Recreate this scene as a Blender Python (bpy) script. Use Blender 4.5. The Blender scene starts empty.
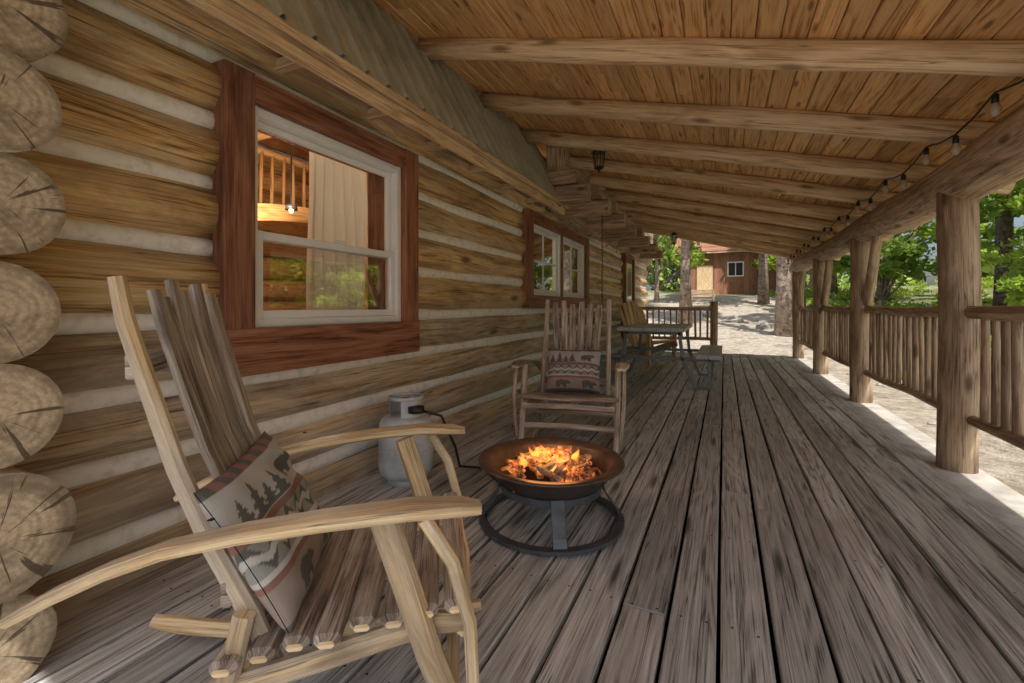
import bpy, math, random
import numpy as np
from mathutils import Vector, Matrix
random.seed(7); np.random.seed(7)
R=random.random
def rr(a,b): return a+(b-a)*R()
scn=bpy.context.scene
COL=scn.collection

# ------------------------------------------------------------------ materials
class NT:
    def __init__(s,name):
        s.m=bpy.data.materials.new(name); s.m.use_nodes=True
        s.t=s.m.node_tree; s.b=s.t.nodes['Principled BSDF']; s.out=s.t.nodes['Material Output']
    def n(s,typ,ins=None,**kw):
        nd=s.t.nodes.new(typ)
        for k,v in kw.items(): setattr(nd,k,v)
        if ins:
            for k,v in ins.items():
                s.set(nd.inputs[k],v)
        return nd
    def set(s,inp,v):
        if isinstance(v,bpy.types.NodeSocket): s.t.links.new(v,inp)
        else: inp.default_value=v
    def math(s,op,a,b=0.0,c=0.0,clamp=False):
        nd=s.t.nodes.new('ShaderNodeMath'); nd.operation=op; nd.use_clamp=clamp
        s.set(nd.inputs[0],a); s.set(nd.inputs[1],b)
        s.set(nd.inputs[2],c)
        return nd.outputs[0]
    def vmul(s,v,k):
        nd=s.t.nodes.new('ShaderNodeVectorMath'); nd.operation='MULTIPLY'
        s.set(nd.inputs[0],v); nd.inputs[1].default_value=k
        return nd.outputs[0]
    def noise(s,vec,scale=1,detail=3,rough=.55,dist=0):
        nd=s.n('ShaderNodeTexNoise',{'Scale':scale,'Detail':detail,'Roughness':rough,'Distortion':dist})
        if vec is not None: s.t.links.new(vec,nd.inputs['Vector'])
        return nd.outputs[0]
    def ramp(s,fac,stops,interp='LINEAR'):
        nd=s.t.nodes.new('ShaderNodeValToRGB'); s.t.links.new(fac,nd.inputs[0])
        cr=nd.color_ramp; cr.interpolation=interp
        while len(cr.elements)<len(stops): cr.elements.new(.5)
        for e,(p,c) in zip(cr.elements,stops):
            e.position=p; e.color=(*c,1) if len(c)==3 else c
        return nd.outputs[0]
    def mix(s,f,a,b,mode='MIX'):
        nd=s.t.nodes.new('ShaderNodeMix'); nd.data_type='RGBA'; nd.blend_type=mode
        s.set(nd.inputs[0],f)
        s.set(nd.inputs[6],(*a,1) if isinstance(a,tuple) and len(a)==3 else a)
        s.set(nd.inputs[7],(*b,1) if isinstance(b,tuple) and len(b)==3 else b)
        return nd.outputs[2]
    def maprange(s,v,a,b,c=0,d=1):
        nd=s.n('ShaderNodeMapRange',{'From Min':a,'From Max':b,'To Min':c,'To Max':d}); s.set(nd.inputs[0],v)
        return nd.outputs[0]
    def attr(s,name):
        return s.n('ShaderNodeAttribute',attribute_name=name)
    def uv(s): return s.n('ShaderNodeTexCoord').outputs['UV']
    def pos(s): return s.n('ShaderNodeNewGeometry').outputs['Position']
    def bump(s,h,st=.3,dist=.01):
        nd=s.n('ShaderNodeBump',{'Strength':st,'Distance':dist,'Height':h})
        s.t.links.new(nd.outputs[0],s.b.inputs['Normal'])
    def val(s,col,k):
        nd=s.t.nodes.new('ShaderNodeVectorMath'); nd.operation='SCALE'
        s.set(nd.inputs[0],col); s.set(nd.inputs[3],k); return nd.outputs[0]

def wood(name,dark,mid,light,u=1.,v=1.,ring=40,stain=None,stainamt=.5,knot=.6,rough=.7,bump=.4,vary=(.75,1.2),grain=1.,spec=.3,dist=.004,kd=(1.1,3.),check=0.,grey=None,greyamt=.5,mv=36):
    t=NT(name); uv=t.uv()
    low=t.noise(t.vmul(uv,(.9*u,7*v,1)),1,2,.5,.3)
    rings=t.math('SINE',t.math('MULTIPLY',low,ring*1.6))
    fine=t.noise(t.vmul(uv,(4*u,150*v,1)),1,5,.7)
    mid_=t.noise(t.vmul(uv,(1.5*u,mv*v,1)),1,5,.65,.4)
    f=t.math('ADD',t.math('MULTIPLY',t.math('SUBTRACT',fine,.5),1.25*grain),t.math('MULTIPLY',rings,.085))
    f=t.math('ADD',f,t.math('MULTIPLY',t.math('SUBTRACT',mid_,.5),1.0))
    f=t.math('ADD',f,.5)
    col=t.ramp(f,[(.25,dark),(.45,mid),(.76,light)])
    if grey:
        gb=t.noise(t.vmul(uv,(.7*u,9*v,1)),1,5,.65,.5)
        col=t.mix(t.maprange(gb,.45,.62,0,greyamt),col,grey)
    if stain:
        b=t.noise(t.vmul(uv,(1.3*u,5*v,1)),1,6,.7,.8)
        bf=t.maprange(b,.46,.64,0,stainamt)
        col=t.mix(bf,col,stain)
    if knot>0:
        vo=t.n('ShaderNodeTexVoronoi',{'Scale':1.0,'Randomness':1.0},voronoi_dimensions='2D')
        t.t.links.new(t.vmul(uv,(kd[0]*u,kd[1]*v,1)),vo.inputs['Vector'])
        kf=t.maprange(vo.outputs['Distance'],.03,.085,knot,0)
        col=t.mix(kf,col,tuple(c*.5 for c in dark))
    if check>0:
        ck=t.noise(t.vmul(uv,(.9*u,30*v,1)),1,3,.5,.2)
        cf=t.maprange(t.math('ABSOLUTE',t.math('SUBTRACT',ck,.38)),.0,.016,check,0)
        col=t.mix(cf,col,tuple(c*.22 for c in dark))
    rn=t.attr('rnd').outputs['Fac']
    col=t.val(col,t.maprange(rn,0,1,vary[0],vary[1]))
    t.t.links.new(col,t.b.inputs['Base Color'])
    t.b.inputs['Roughness'].default_value=rough
    t.b.inputs['Specular IOR Level'].default_value=spec
    t.bump(f,bump,dist)
    return t.m
def endgrain(name,a,b,freq=150,crack=True):
    t=NT(name); uv=t.uv()
    ln=t.n('ShaderNodeVectorMath',operation='LENGTH'); t.t.links.new(uv,ln.inputs[0])
    nz=t.noise(uv,9,3)
    r=t.math('ADD',ln.outputs['Value'],t.math('MULTIPLY',nz,.02))
    s=t.math('SINE',t.math('MULTIPLY',r,freq))
    f=t.maprange(s,-1,1,.40,.60)
    f=t.math('ADD',f,t.math('MULTIPLY',t.math('SUBTRACT',t.noise(uv,60,5,.75),.5),1.4))
    col=t.ramp(f,[(.1,a),(.9,b)])
    big=t.noise(uv,10,5,.65); col=t.mix(t.maprange(big,.46,.66,0,.7),col,tuple(c*.62 for c in a))
    edge=t.maprange(t.math('ADD',ln.outputs['Value'],t.math('MULTIPLY',t.noise(uv,20,3),.03)),.115,.145,0,.6)
    col=t.mix(edge,col,tuple(c*.5 for c in a))
    if crack:
        ng=t.n('ShaderNodeTexGradient',gradient_type='RADIAL'); t.t.links.new(uv,ng.inputs[0])
        rn0=t.attr('rnd').outputs['Fac']
        cv=t.n('ShaderNodeCombineXYZ'); t.set(cv.inputs[0],t.math('MULTIPLY',ng.outputs['Fac'],26)); t.set(cv.inputs[1],t.math('MULTIPLY',rn0,40)); t.set(cv.inputs[2],t.math('MULTIPLY',ln.outputs['Value'],3.5))
        c=t.noise(cv.outputs[0],1,3,.6)
        cf=t.math('MULTIPLY',t.maprange(c,.61,.63,0,.85),t.maprange(ln.outputs['Value'],.01,.04,0,1))
        col=t.mix(cf,col,(.07,.045,.025))
    col=t.val(col,t.maprange(t.attr('rnd').outputs['Fac'],0,1,.72,1.12))
    t.t.links.new(col,t.b.inputs['Base Color']); t.b.inputs['Roughness'].default_value=.85
    t.bump(f,.4,.003)
    return t.m
def plain(name,c,rough=.5,metal=0,noise=.15,scale=20,bump=0,emit=None,es=0):
    t=NT(name); p=t.n('ShaderNodeTexCoord').outputs['Object']
    n=t.noise(p,scale,5,.6)
    col=t.val(t.mix(0,(*c,1),(*c,1)),t.maprange(n,.3,.7,1-noise,1+noise))
    t.t.links.new(col,t.b.inputs['Base Color'])
    t.b.inputs['Roughness'].default_value=rough; t.b.inputs['Metallic'].default_value=metal
    if bump: t.bump(n,bump,.004)
    if emit:
        t.b.inputs['Emission Color'].default_value=(*emit,1); t.b.inputs['Emission Strength'].default_value=es
    return t.m

m_log=wood('log_wood',(.24,.13,.045),(.82,.51,.205),(.97,.78,.44),u=.7,v=.75,ring=32,stain=(.27,.165,.085),stainamt=.75,knot=.85,rough=.45,bump=.9,vary=(.84,1.1),dist=.008,check=.85,grey=(.62,.52,.40),greyamt=.6)
m_loglow=wood('log_wood_weathered',(.25,.17,.10),(.73,.54,.33),(.92,.79,.58),u=.7,v=.75,ring=32,stain=(.29,.205,.14),stainamt=.75,knot=.85,rough=.6,bump=.9,vary=(.84,1.1),dist=.008,check=.85,grey=(.66,.60,.52),greyamt=.65)
m_end=endgrain('log_end_grain',(.32,.235,.145),(.82,.66,.45),330)
m_deck=wood('deck_weathered_wood',(.15,.145,.14),(.62,.61,.59),(.88,.88,.87),u=.7,v=1.0,ring=50,stain=(.39,.355,.325),stainamt=.55,knot=.85,rough=.5,bump=1.,vary=(.66,1.12),spec=.5,kd=(.8,4),check=.9,mv=48)
m_ceil=wood('ceiling_board_wood',(.40,.19,.07),(.85,.49,.20),(.92,.65,.34),u=.9,ring=40,knot=.8,rough=.5,bump=.25,vary=(.74,1.08),kd=(1.5,5),grain=.8)
m_raft=wood('rafter_wood',(.40,.25,.125),(.80,.58,.34),(.90,.73,.50),u=.8,ring=30,stain=(.47,.30,.165),stainamt=.55,knot=.8,rough=.6,bump=.4,vary=(.88,1.08),check=.75)
m_post=wood('post_wood',(.22,.145,.09),(.57,.41,.27),(.77,.61,.44),u=1,ring=30,stain=(.26,.175,.115),stainamt=.65,knot=.8,rough=.7,bump=.8,vary=(.82,1.1),check=.9)
m_red=wood('window_trim_wood',(.10,.038,.022),(.29,.115,.065),(.43,.22,.135),u=1,ring=25,stain=(.14,.065,.043),stainamt=.6,knot=.2,rough=.5,bump=.4,vary=(.85,1.15))
m_light=wood('bent_hardwood',(.36,.21,.09),(.80,.55,.27),(.95,.79,.50),u=1.2,v=1.6,ring=22,stain=(.36,.26,.165),stainamt=.8,knot=.45,rough=.33,bump=.35,vary=(.85,1.08),spec=.5,check=.7,grey=(.58,.53,.46),greyamt=.7)
m_slat=wood('weathered_slat_wood',(.08,.056,.043),(.33,.255,.20),(.72,.63,.54),u=1.5,v=1.6,ring=24,stain=(.60,.53,.46),stainamt=.45,knot=.5,rough=.42,bump=.8,vary=(.7,1.2),spec=.5,check=.8)
m_room=wood('interior_wood',(.30,.14,.05),(.58,.32,.13),(.70,.44,.20),u=1,ring=30,rough=.6,bump=.1)
m_tan=wood('tan_lumber',(.44,.29,.13),(.76,.56,.33),(.86,.68,.44),u=1,ring=25,rough=.6,bump=.2)
m_shed=wood('barn_brown_boards',(.16,.065,.042),(.36,.165,.105),(.44,.24,.16),u=1,ring=20,rough=.8,bump=.2)
t=NT('chinking_mortar'); p=t.pos(); n=t.noise(p,18,5,.6)
t.t.links.new(t.ramp(n,[(.3,(.74,.71,.65)),(.5,(.92,.91,.88)),(.8,(.95,.95,.93))]),t.b.inputs['Base Color']); t.b.inputs['Roughness'].default_value=.9; t.bump(n,.7,.01); m_chink=t.m
m_white=plain('white_vinyl',(.86,.88,.90),.35,0,.03)
m_black=plain('black_metal',(.03,.03,.032),.45,.3,.2)
m_iron=plain('bronze_steel',(.17,.12,.10),.36,.6,.45,9,.1)
m_ironin=plain('sooty_steel',(.08,.064,.056),.7,.3,.4,14,.2)
m_char=plain('stand_steel',(.12,.135,.155),.42,.4,.3,12)
m_conc=plain('pale_concrete',(.52,.49,.44),.85,0,.3,6,.4)
m_tank=plain('tank_paint',(.50,.545,.575),.42,.0,.3,7)
m_brass=plain('brass_fitting',(.6,.45,.2),.35,.7,.1)
m_grayp=plain('gray_table_plastic',(.52,.56,.60),.5,0,.1,30)
m_gframe=plain('gray_steel_frame',(.24,.26,.28),.45,.4,.2,12)
m_under=plain('under_deck_shade',(.02,.017,.014),.9)  # near-black colour stands in for the shade beneath the deck
t=NT('metal_roofing'); p=t.pos(); n=t.noise(p,3.5,5,.65)
t.t.links.new(t.ramp(n,[(.3,(.44,.43,.34)),(.55,(.60,.59,.49)),(.75,(.68,.67,.58))]),t.b.inputs['Base Color']); t.b.inputs['Roughness'].default_value=.35; t.b.inputs['Metallic'].default_value=.3; m_metal=t.m
def glass(name,base):
    t=NT(name); t.t.nodes.remove(t.b)
    tr=t.n('ShaderNodeBsdfTransparent',{'Color':(.93,.96,.94,1)}); gl=t.n('ShaderNodeBsdfGlossy',{'Roughness':.01,'Color':(.95,1,.97,1)})
    lw=t.n('ShaderNodeLayerWeight',{'Blend':.5}); f=t.math('ADD',t.math('MULTIPLY',t.math('POWER',lw.outputs['Facing'],4.0),.75),base,clamp=True)
    mx=t.n('ShaderNodeMixShader'); t.t.links.new(f,mx.inputs[0]); t.t.links.new(tr.outputs[0],mx.inputs[1]); t.t.links.new(gl.outputs[0],mx.inputs[2])
    t.t.links.new(mx.outputs[0],t.out.inputs[0]); return t.m
m_glass=glass('window_glass',.04); m_glassL=glass('window_glass_lower',.38); m_bulb=glass('bulb_glass',.1)
t=NT('curtain_cloth'); t.b.inputs['Base Color'].default_value=(.84,.80,.74,1); t.b.inputs['Roughness'].default_value=.9
tl=t.n('ShaderNodeBsdfTranslucent',{'Color':(.78,.75,.69,1)}); mx=t.n('ShaderNodeMixShader',{0:.25}); t.t.links.new(t.b.outputs[0],mx.inputs[1]); t.t.links.new(tl.outputs[0],mx.inputs[2]); t.t.links.new(mx.outputs[0],t.out.inputs[0]); m_curt=t.m
t=NT('woven_cloth'); c=t.attr('Col').outputs['Color']
w=t.n('ShaderNodeTexWave',{'Scale':90.,'Distortion':1.},bands_direction='X'); t.t.links.new(t.uv(),w.inputs['Vector'])
w2=t.n('ShaderNodeTexWave',{'Scale':90.,'Distortion':1.},bands_direction='Y'); t.t.links.new(t.uv(),w2.inputs['Vector'])
ww=t.math('MULTIPLY',w.outputs['Fac'],w2.outputs['Fac'])
t.t.links.new(t.val(c,t.maprange(ww,0,1,.85,1.25)),t.b.inputs['Base Color']); t.b.inputs['Roughness'].default_value=.95; t.bump(ww,.3,.002); m_cloth=t.m
def leafmat(name,a,b,tr=.45,k=1.0):
    t=NT(name); t.t.nodes.remove(t.b)
    rn=t.attr('rnd').outputs['Fac']; col=t.ramp(rn,[(0,a),(1,b)])
    d=t.n('ShaderNodeBsdfDiffuse'); t.t.links.new(col,d.inputs[0])
    if tr<=0: t.t.links.new(d.outputs[0],t.out.inputs[0]); return t.m
    l=t.n('ShaderNodeBsdfTranslucent')
    t.t.links.new(t.val(col,k*1.3),l.inputs[0])
    mx=t.n('ShaderNodeMixShader',{0:tr}); t.t.links.new(d.outputs[0],mx.inputs[1]); t.t.links.new(l.outputs[0],mx.inputs[2]); t.t.links.new(mx.outputs[0],t.out.inputs[0]); return t.m
m_leafY=leafmat('leaf_yellow_green',(.17,.30,.035),(.58,.67,.14),.45)
m_leafG=leafmat('leaf_green',(.10,.20,.035),(.36,.48,.11),.4)
m_leafD=leafmat('leaf_distant',(.13,.24,.05),(.44,.56,.15),0)
m_needle=leafmat('conifer_needles',(.045,.10,.03),(.17,.25,.08),0)
m_bark=wood('tree_bark',(.08,.056,.042),(.28,.21,.16),(.48,.39,.31),u=4,v=.5,ring=15,knot=0,rough=.95,bump=1.,dist=.03)

# ------------------------------------------------------------------ mesh builder
class MB:
    def __init__(s): s.v=[];s.f=[];s.uv=[];s.m=[];s.sm=[];s.r=[]
    def ring(s,pts,rnd):
        b=len(s.v); s.v+= [tuple(p) for p in pts]; s.r+=[rnd]*len(pts); return b
    def face(s,idx,uv,m,sm=False):
        s.f.append(tuple(idx)); s.uv+=uv; s.m.append(m); s.sm.append(sm)
    def sweep(s,pts,w,h,mat=0,up=(0,0,1),prof='rect',n=12,bev=.004,cap=None,rnd=None,caps=True,close=False):
        P=[Vector(p) for p in pts]; k=len(P); up=Vector(up)
        W=w if isinstance(w,(list,tuple)) else [w]*k
        H=h if isinstance(h,(list,tuple)) else [h]*k
        if rnd is None: rnd=R()
        ou,ov=rr(0,50),rr(0,50); cap=mat if cap is None else cap
        L=0; bases=[]; Ls=[]; loc=[]
        for i in range(k):
            if close: t=(P[(i+1)%k]-P[i-1]).normalized()
            else: t=(P[min(i+1,k-1)]-P[max(i-1,0)]).normalized()
            side=up.cross(t)
            if side.length<.02: side=Vector((0,1,0)).cross(t)
            side.normalize(); nor=t.cross(side); a,b=W[i]/2,H[i]/2
            if prof=='rect':
                c=min(bev,a*.6,b*.6)
                q=[(-a+c,-b),(a-c,-b),(a,-b+c),(a,b-c),(a-c,b),(-a+c,b),(-a,b-c),(-a,-b+c)]
            else: q=[(a*math.cos(2*math.pi*j/n),b*math.sin(2*math.pi*j/n)) for j in range(n)]
            if i>0: L+=(P[i]-P[i-1]).length
            Ls.append(L); loc.append(q)
            bases.append(s.ring([P[i]+side*x+nor*y for x,y in q],rnd))
        nn=len(q); q=loc[k//2]; per=[0]
        for j in range(nn):
            x0,y0=q[j];x1,y1=q[(j+1)%nn]; per.append(per[-1]+math.hypot(x1-x0,y1-y0))
        sm=prof!='rect'
        for i in range(k if close else k-1):
            i2=(i+1)%k; L2=Ls[i2] if i2 else Ls[-1]+.05
            for j in range(nn):
                j2=(j+1)%nn
                s.face((bases[i]+j,bases[i]+j2,bases[i2]+j2,bases[i2]+j),
                  [(ou+Ls[i],ov+per[j]),(ou+Ls[i],ov+per[j+1]),(ou+L2,ov+per[j+1]),(ou+L2,ov+per[j])],mat,sm)
        if caps and not close:
            s.face([bases[-1]+j for j in range(nn)],[loc[-1][j] for j in range(nn)],cap)
            s.face([bases[0]+j for j in reversed(range(nn))],[loc[0][j] for j in reversed(range(nn))],cap)
    def box(s,x0,x1,y0,y1,z0,z1,mat=0,ax=None,bev=.004,rnd=None):
        d=(x1-x0,y1-y0,z1-z0); ax=d.index(max(d)) if ax is None else ax
        cx,cy,cz=(x0+x1)/2,(y0+y1)/2,(z0+z1)/2
        if ax==0: s.sweep([(x0,cy,cz),(x1,cy,cz)],d[1],d[2],mat,bev=bev,rnd=rnd)
        elif ax==1: s.sweep([(cx,y0,cz),(cx,y1,cz)],d[0],d[2],mat,bev=bev,rnd=rnd)
        else: s.sweep([(cx,cy,z0),(cx,cy,z1)],d[0],d[1],mat,up=(0,1,0),bev=bev,rnd=rnd)
    def log(s,p0,p1,w,h,mat=0,cap=None,n=18,jit=.05,wob=.008,seg=.3,up=(0,0,1),taper=1.0,rnd=None):
        p0=Vector(p0);p1=Vector(p1); k=max(2,int((p1-p0).length/seg)+1)
        ph=[rr(0,6) for _ in range(6)]
        pts=[];W=[];H=[]
        for i in range(k):
            t=i/(k-1); L=t*(p1-p0).length; p=p0.lerp(p1,t)
            o=Vector((math.sin(L*1.9+ph[0])+.5*math.sin(L*4.3+ph[1]),math.sin(L*2.3+ph[2])*.7,math.sin(L*1.6+ph[3])+.5*math.sin(L*5.1+ph[4])))*wob
            d=(p1-p0).normalized(); o-=d*o.dot(d)
            pts.append(p+o); r=(1+jit*(math.sin(L*2.7+ph[5])+.6*math.sin(L*6.1+ph[1])))*(1+(taper-1)*t)
            W.append(w*r);H.append(h*r)
        s.sweep(pts,W,H,mat,prof='round',n=n,cap=cap,up=up,rnd=rnd)
    def lathe(s,prof,c=(0,0,0),n=24,mat=0,rnd=.5,smooth=True,sx=1,sy=1):
        bs=[]
        for r,z in prof:
            bs.append(s.ring([(c[0]+sx*r*math.cos(2*math.pi*j/n),c[1]+sy*r*math.sin(2*math.pi*j/n),c[2]+z) for j in range(n)],rnd))
        for i in range(len(prof)-1):
            for j in range(n):
                j2=(j+1)%n
                s.face((bs[i]+j,bs[i]+j2,bs[i+1]+j2,bs[i+1]+j),[(j/n,prof[i][1]),((j+1)/n,prof[i][1]),((j+1)/n,prof[i+1][1]),(j/n,prof[i+1][1])],mat,smooth)
    def grid(s,P,mat=0,smooth=True,rnd=.5,uvs=None):
        nu=len(P);nv=len(P[0]); b=len(s.v)
        for row in P: s.v+=[tuple(p) for p in row]
        s.r+=[rnd]*(nu*nv)
        for i in range(nu-1):
            for j in range(nv-1):
                a=[(i,j),(i+1,j),(i+1,j+1),(i,j+1)]
                s.face([b+x*nv+y for x,y in a],[(x/(nu-1),y/(nv-1)) if uvs is None else uvs(x,y) for x,y in a],mat,smooth)
    def pane(s,x,y0,y1,z0,z1,mat=0): s.grid([[(x,y0,z0),(x,y0,z1)],[(x,y1,z0),(x,y1,z1)]],mat,False)
    def obj(s,name,mats,parent=None):
        me=bpy.data.meshes.new(name); me.from_pydata(s.v,[],s.f)
        for m in mats: me.materials.append(m)
        me.polygons.foreach_set('material_index',s.m); me.polygons.foreach_set('use_smooth',s.sm)
        ul=me.uv_layers.new(name='UVMap'); ul.data.foreach_set('uv',np.array(s.uv,dtype=np.float32).ravel())
        at=me.attributes.new('rnd','FLOAT','POINT'); at.data.foreach_set('value',s.r)
        me.update(); o=bpy.data.objects.new(name,me); COL.objects.link(o)
        if parent: o.parent=parent
        return o
def empty(name,loc=(0,0,0)):
    e=bpy.data.objects.new(name,None); e.location=loc; COL.objects.link(e); return e

# ------------------------------------------------------------------ camera / light
f=455.0; th=math.atan(212/455)
cam=bpy.data.cameras.new('camera'); co=bpy.data.objects.new('camera',cam); COL.objects.link(co)
cam.lens=36*f/1024; cam.sensor_width=36; cam.shift_y=-34.5/1024; cam.clip_end=2000; cam.clip_start=.02
co.location=(0,0,1.0); co.rotation_euler=(math.pi/2,0,th); scn.camera=co
L=Vector((.30,-.42,.86)).normalized()
sd=bpy.data.lights.new('sun','SUN'); sd.energy=5; sd.angle=math.radians(.5); sd.color=(1,.95,.88)
so=bpy.data.objects.new('sun',sd); COL.objects.link(so); so.rotation_euler=L.to_track_quat('Z','Y').to_euler()
w=bpy.data.worlds.new('World'); scn.world=w; w.use_nodes=True; wt=w.node_tree
sk=wt.nodes.new('ShaderNodeTexSky'); sk.sky_type='NISHITA'; sk.sun_disc=False
sk.sun_elevation=math.asin(L.z); sk.sun_rotation=math.atan2(L.x,L.y); sk.dust_density=4.0; sk.ozone_density=1.0
bg=wt.nodes['Background']; wt.links.new(sk.outputs[0],bg.inputs[0]); bg.inputs[1].default_value=.15
scn.view_settings.view_transform='Standard'; scn.view_settings.look='None'; scn.view_settings.exposure=0

# ------------------------------------------------------------------ cabin
cabin=empty('log_cabin')
WX=-1.93
chz=[-.11,.17,.43,.68,.95,1.255,1.525,1.79,2.055,2.33,2.6]
b=MB()
def cuts(zc):
    r=[]
    if .70<zc<2.03: r.append((1.27,2.47))
    if 1.0<zc<2.05: r.append((4.52,6.78))
    return r
for i in range(len(chz)-1):
    z0,z1=chz[i],chz[i+1]; zc=(z0+z1)/2; h=(z1-z0)-.03
    segs=[]; y=.12+rr(-.04,.04)
    for a,c in cuts(zc): segs.append((y,a)); y=c
    segs.append((y,13.0))
    rn=R()
    for a,c in segs:
        b.log((WX-.10,a,zc),(WX-.10,c,zc),.235+rr(-.01,.02),h,0 if zc>.85 else 1,cap=2,jit=.025,wob=.008,seg=.18,n=22,rnd=rn)
b.obj('log_wall',[m_log,m_loglow,m_end],cabin)
b=MB()
for z in chz:
    for (a,c) in ([(.2,1.25),(2.49,4.5),(6.8,13)] if 1.0<z<2.04 else [(.2,1.25),(2.49,13)] if .75<z<2.03 else [(.2,13)]):
        b.log((WX-.062,a,z),(WX-.062,c,z),.085,.092,0,jit=.11,wob=.005,seg=.1,n=12)
X0,X1=-2.2,-1.99
for y0,y1,z0,z1 in [(.4,1.3,-.2,2.8),(1.3,2.45,-.2,.86),(1.3,2.45,1.95,2.8),(2.45,4.56,-.2,2.8),(4.56,6.74,-.2,1.08),(4.56,6.74,1.96,2.8),(6.74,13,-.2,2.8)]:
    b.box(X0,X1,y0,y1,z0,z1,0)
b.obj('chinking',[m_chink],cabin)
b=MB()
zs=[2.06,1.79,1.525,1.262,.985,.73,.42,.12]
for i,z in enumerate(zs):
    rad=.130+rr(-.004,.006) if i!=6 else .152
    xe=-1.66+rr(-.03,.03)
    b.log((-5.5,.49+rr(-.01,.01),z),(xe,.49+rr(-.01,.01),z),rad*2,rad*2.06,0,cap=1,jit=.02,wob=.004,seg=.35,n=26)
b.obj('corner_logs',[m_loglow,m_end],cabin)
b=MB()
b.box(-1.69,-1.655,.1,5.0,2.06,2.14,0)
b.box(-1.72,-1.652,.1,5.0,2.142,2.165,0)
b.box(-1.638,-1.618,.08,5.02,2.125,2.168,0)
for y in np.arange(.3,5,.6): b.box(-2.0,-1.69,y-.03,y+.03,2.12,2.17,0)
b.sweep([(-1.83,.1,2.3),(-1.83,5.0,2.3)],.02,.36,0,up=(-.45,0,.84))
b.obj('eave_trim',[m_raft],cabin)
b=MB()
ys=[];rib=.16; y=.05
while y<5.0:
    for dy,hh in ((0,0),(.048,0),(.054,.008),(.060,.0),(.098,0),(.103,.034),(.124,.034),(.129,0)):
        ys.append((y+dy,hh))
    y+=rib
nx,nz=.88,.47
rows=[]
for yy,hh in ys:
    rows.append([(-1.642+nx*hh-(.47*q),yy,2.168+nz*hh+(.88*q)) for q in (0,.25,.5,.75,1.1)])
b.grid(rows,0,smooth=False)
b.obj('metal_roof',[m_metal],cabin)
def window(name,y0,y1,z0,z1,panes,bw,bb,bt,rail):
    e=empty(name); e.parent=cabin
    b=MB(); xf=-1.875
    b.box(-1.96,xf,y0,y0+bw,z0+bb,z1,0,ax=2); b.box(-1.96,xf,y1-bw,y1,z0+bb,z1,0,ax=2)
    b.box(-1.96,xf+.004,y0-.003,y1+.003,z0,z0+bb,0,ax=1); b.box(-1.96,xf-.004,y0+bw,y1-bw,z1-bt,z1-.002,0,ax=1)
    Y0,Y1,Z0,Z1=y0+bw,y1-bw,z0+bb,z1-bt
    b.box(-2.2,-1.962,Y0-.03,Y0,Z0,Z1,0,ax=2); b.box(-2.2,-1.962,Y1,Y1+.03,Z0,Z1,0,ax=2)
    b.box(-2.2,-1.962,Y0-.03,Y1+.03,Z0-.03,Z0,0,ax=1); b.box(-2.2,-1.962,Y0-.03,Y1+.03,Z1,Z1+.03,0,ax=1)
    b.obj('trim',[m_red],e)
    b=MB(); g=MB()
    def frame(ya,yb,za,zb,x,t,wd):
        b.box(x-t,x,ya,ya+wd,za,zb,0,ax=2); b.box(x-t,x,yb-wd,yb,za,zb,0,ax=2)
        b.box(x-t,x-.002,ya+wd,yb-wd,za,za+wd,0,ax=1); b.box(x-t,x-.002,ya+wd,yb-wd,zb-wd,zb,0,ax=1)
    n=panes; W=(Y1-Y0)/n
    for i in range(n):
        ya=Y0+i*W+(.05 if i else 0); yb=Y0+(i+1)*W-(.05 if i<n-1 else 0)
        if i: b.box(-2.02,-1.91,Y0+i*W-.05,Y0+i*W+.05,Z0,Z1,1,ax=2)
        frame(ya,yb,Z0,Z1,-1.915,.10,.04)
        a,c,d,h=ya+.041,yb-.041,Z0+.041,Z1-.041
        if rail:
            frame(a,c,rail-.02,h,-1.965,.03,.032)
            frame(a,c,d,rail+.022,-1.932,.03,.038)
            g.pane(-1.98,a+.03,c-.03,rail,h-.03,0)
            g.pane(-1.948,a+.035,c-.035,d+.035,rail-.015,1)
            b.box(-1.93,-1.915,(a+c)/2-.04,(a+c)/2+.04,rail+.0225,rail+.035,0,ax=1)
        else:
            frame(a,c,d,h,-1.95,.03,.035)
            b.box(-1.972,-1.955,(a+c)/2-.012,(a+c)/2+.012,d,h,0,ax=2); b.box(-1.972,-1.956,a,c,(d+h)/2-.012,(d+h)/2+.012,0,ax=1)
            g.pane(-1.964,a+.03,c-.03,d+.03,h-.03,1)
    b.obj('sash',[m_white,m_red],e); g.obj('glass',[m_glass,m_glassL],e)
window('window',1.207,2.53,.70,2.03,1,.138,.205,.12,1.33)
window('window',4.45,6.84,.99,2.05,2,.14,.14,.12,None)
b=MB()
def room(x0,x1,y0,y1,z0,z1):
    b.box(x0-.1,x0,y0,y1,z0,z1,0,ax=1); b.box(x0,x1,y0-.1,y0,z0,z1,0,ax=0); b.box(x0,x1,y1,y1+.1,z0,z1,0,ax=0)
    b.box(x0,x1,y0,y1,z0-.1,z0,0,ax=1); b.box(x0,x1,y0,y1,z1,z1+.1,0,ax=1)
room(-5.2,-2.22,.62,12.6,0,3.0)
for z in np.arange(.14,3,.27): b.log((-5.15,.7,z),(-5.15,12.5,z),.2,.25,0,n=12,seg=.6)
for z in np.arange(.14,3,.27): b.log((-5.1,5.2,z),(-2.4,5.2,z),.2,.25,0,n=12,seg=.6)
for y in (1.6,3.0,4.4): b.log((-5.1,y,2.72),(-2.25,y,2.72),.16,.18,0,n=12)
b.log((-4.3,2.0,2.0),(-4.3,4.9,2.0),.1,.1,0); b.log((-4.3,2.0,2.6),(-4.3,4.9,2.6),.08,.08,0)
for y in np.arange(2.1,4.9,.13): b.log((-4.3,y,2.0),(-4.3,y,2.6),.035,.035,0,n=8)
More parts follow.
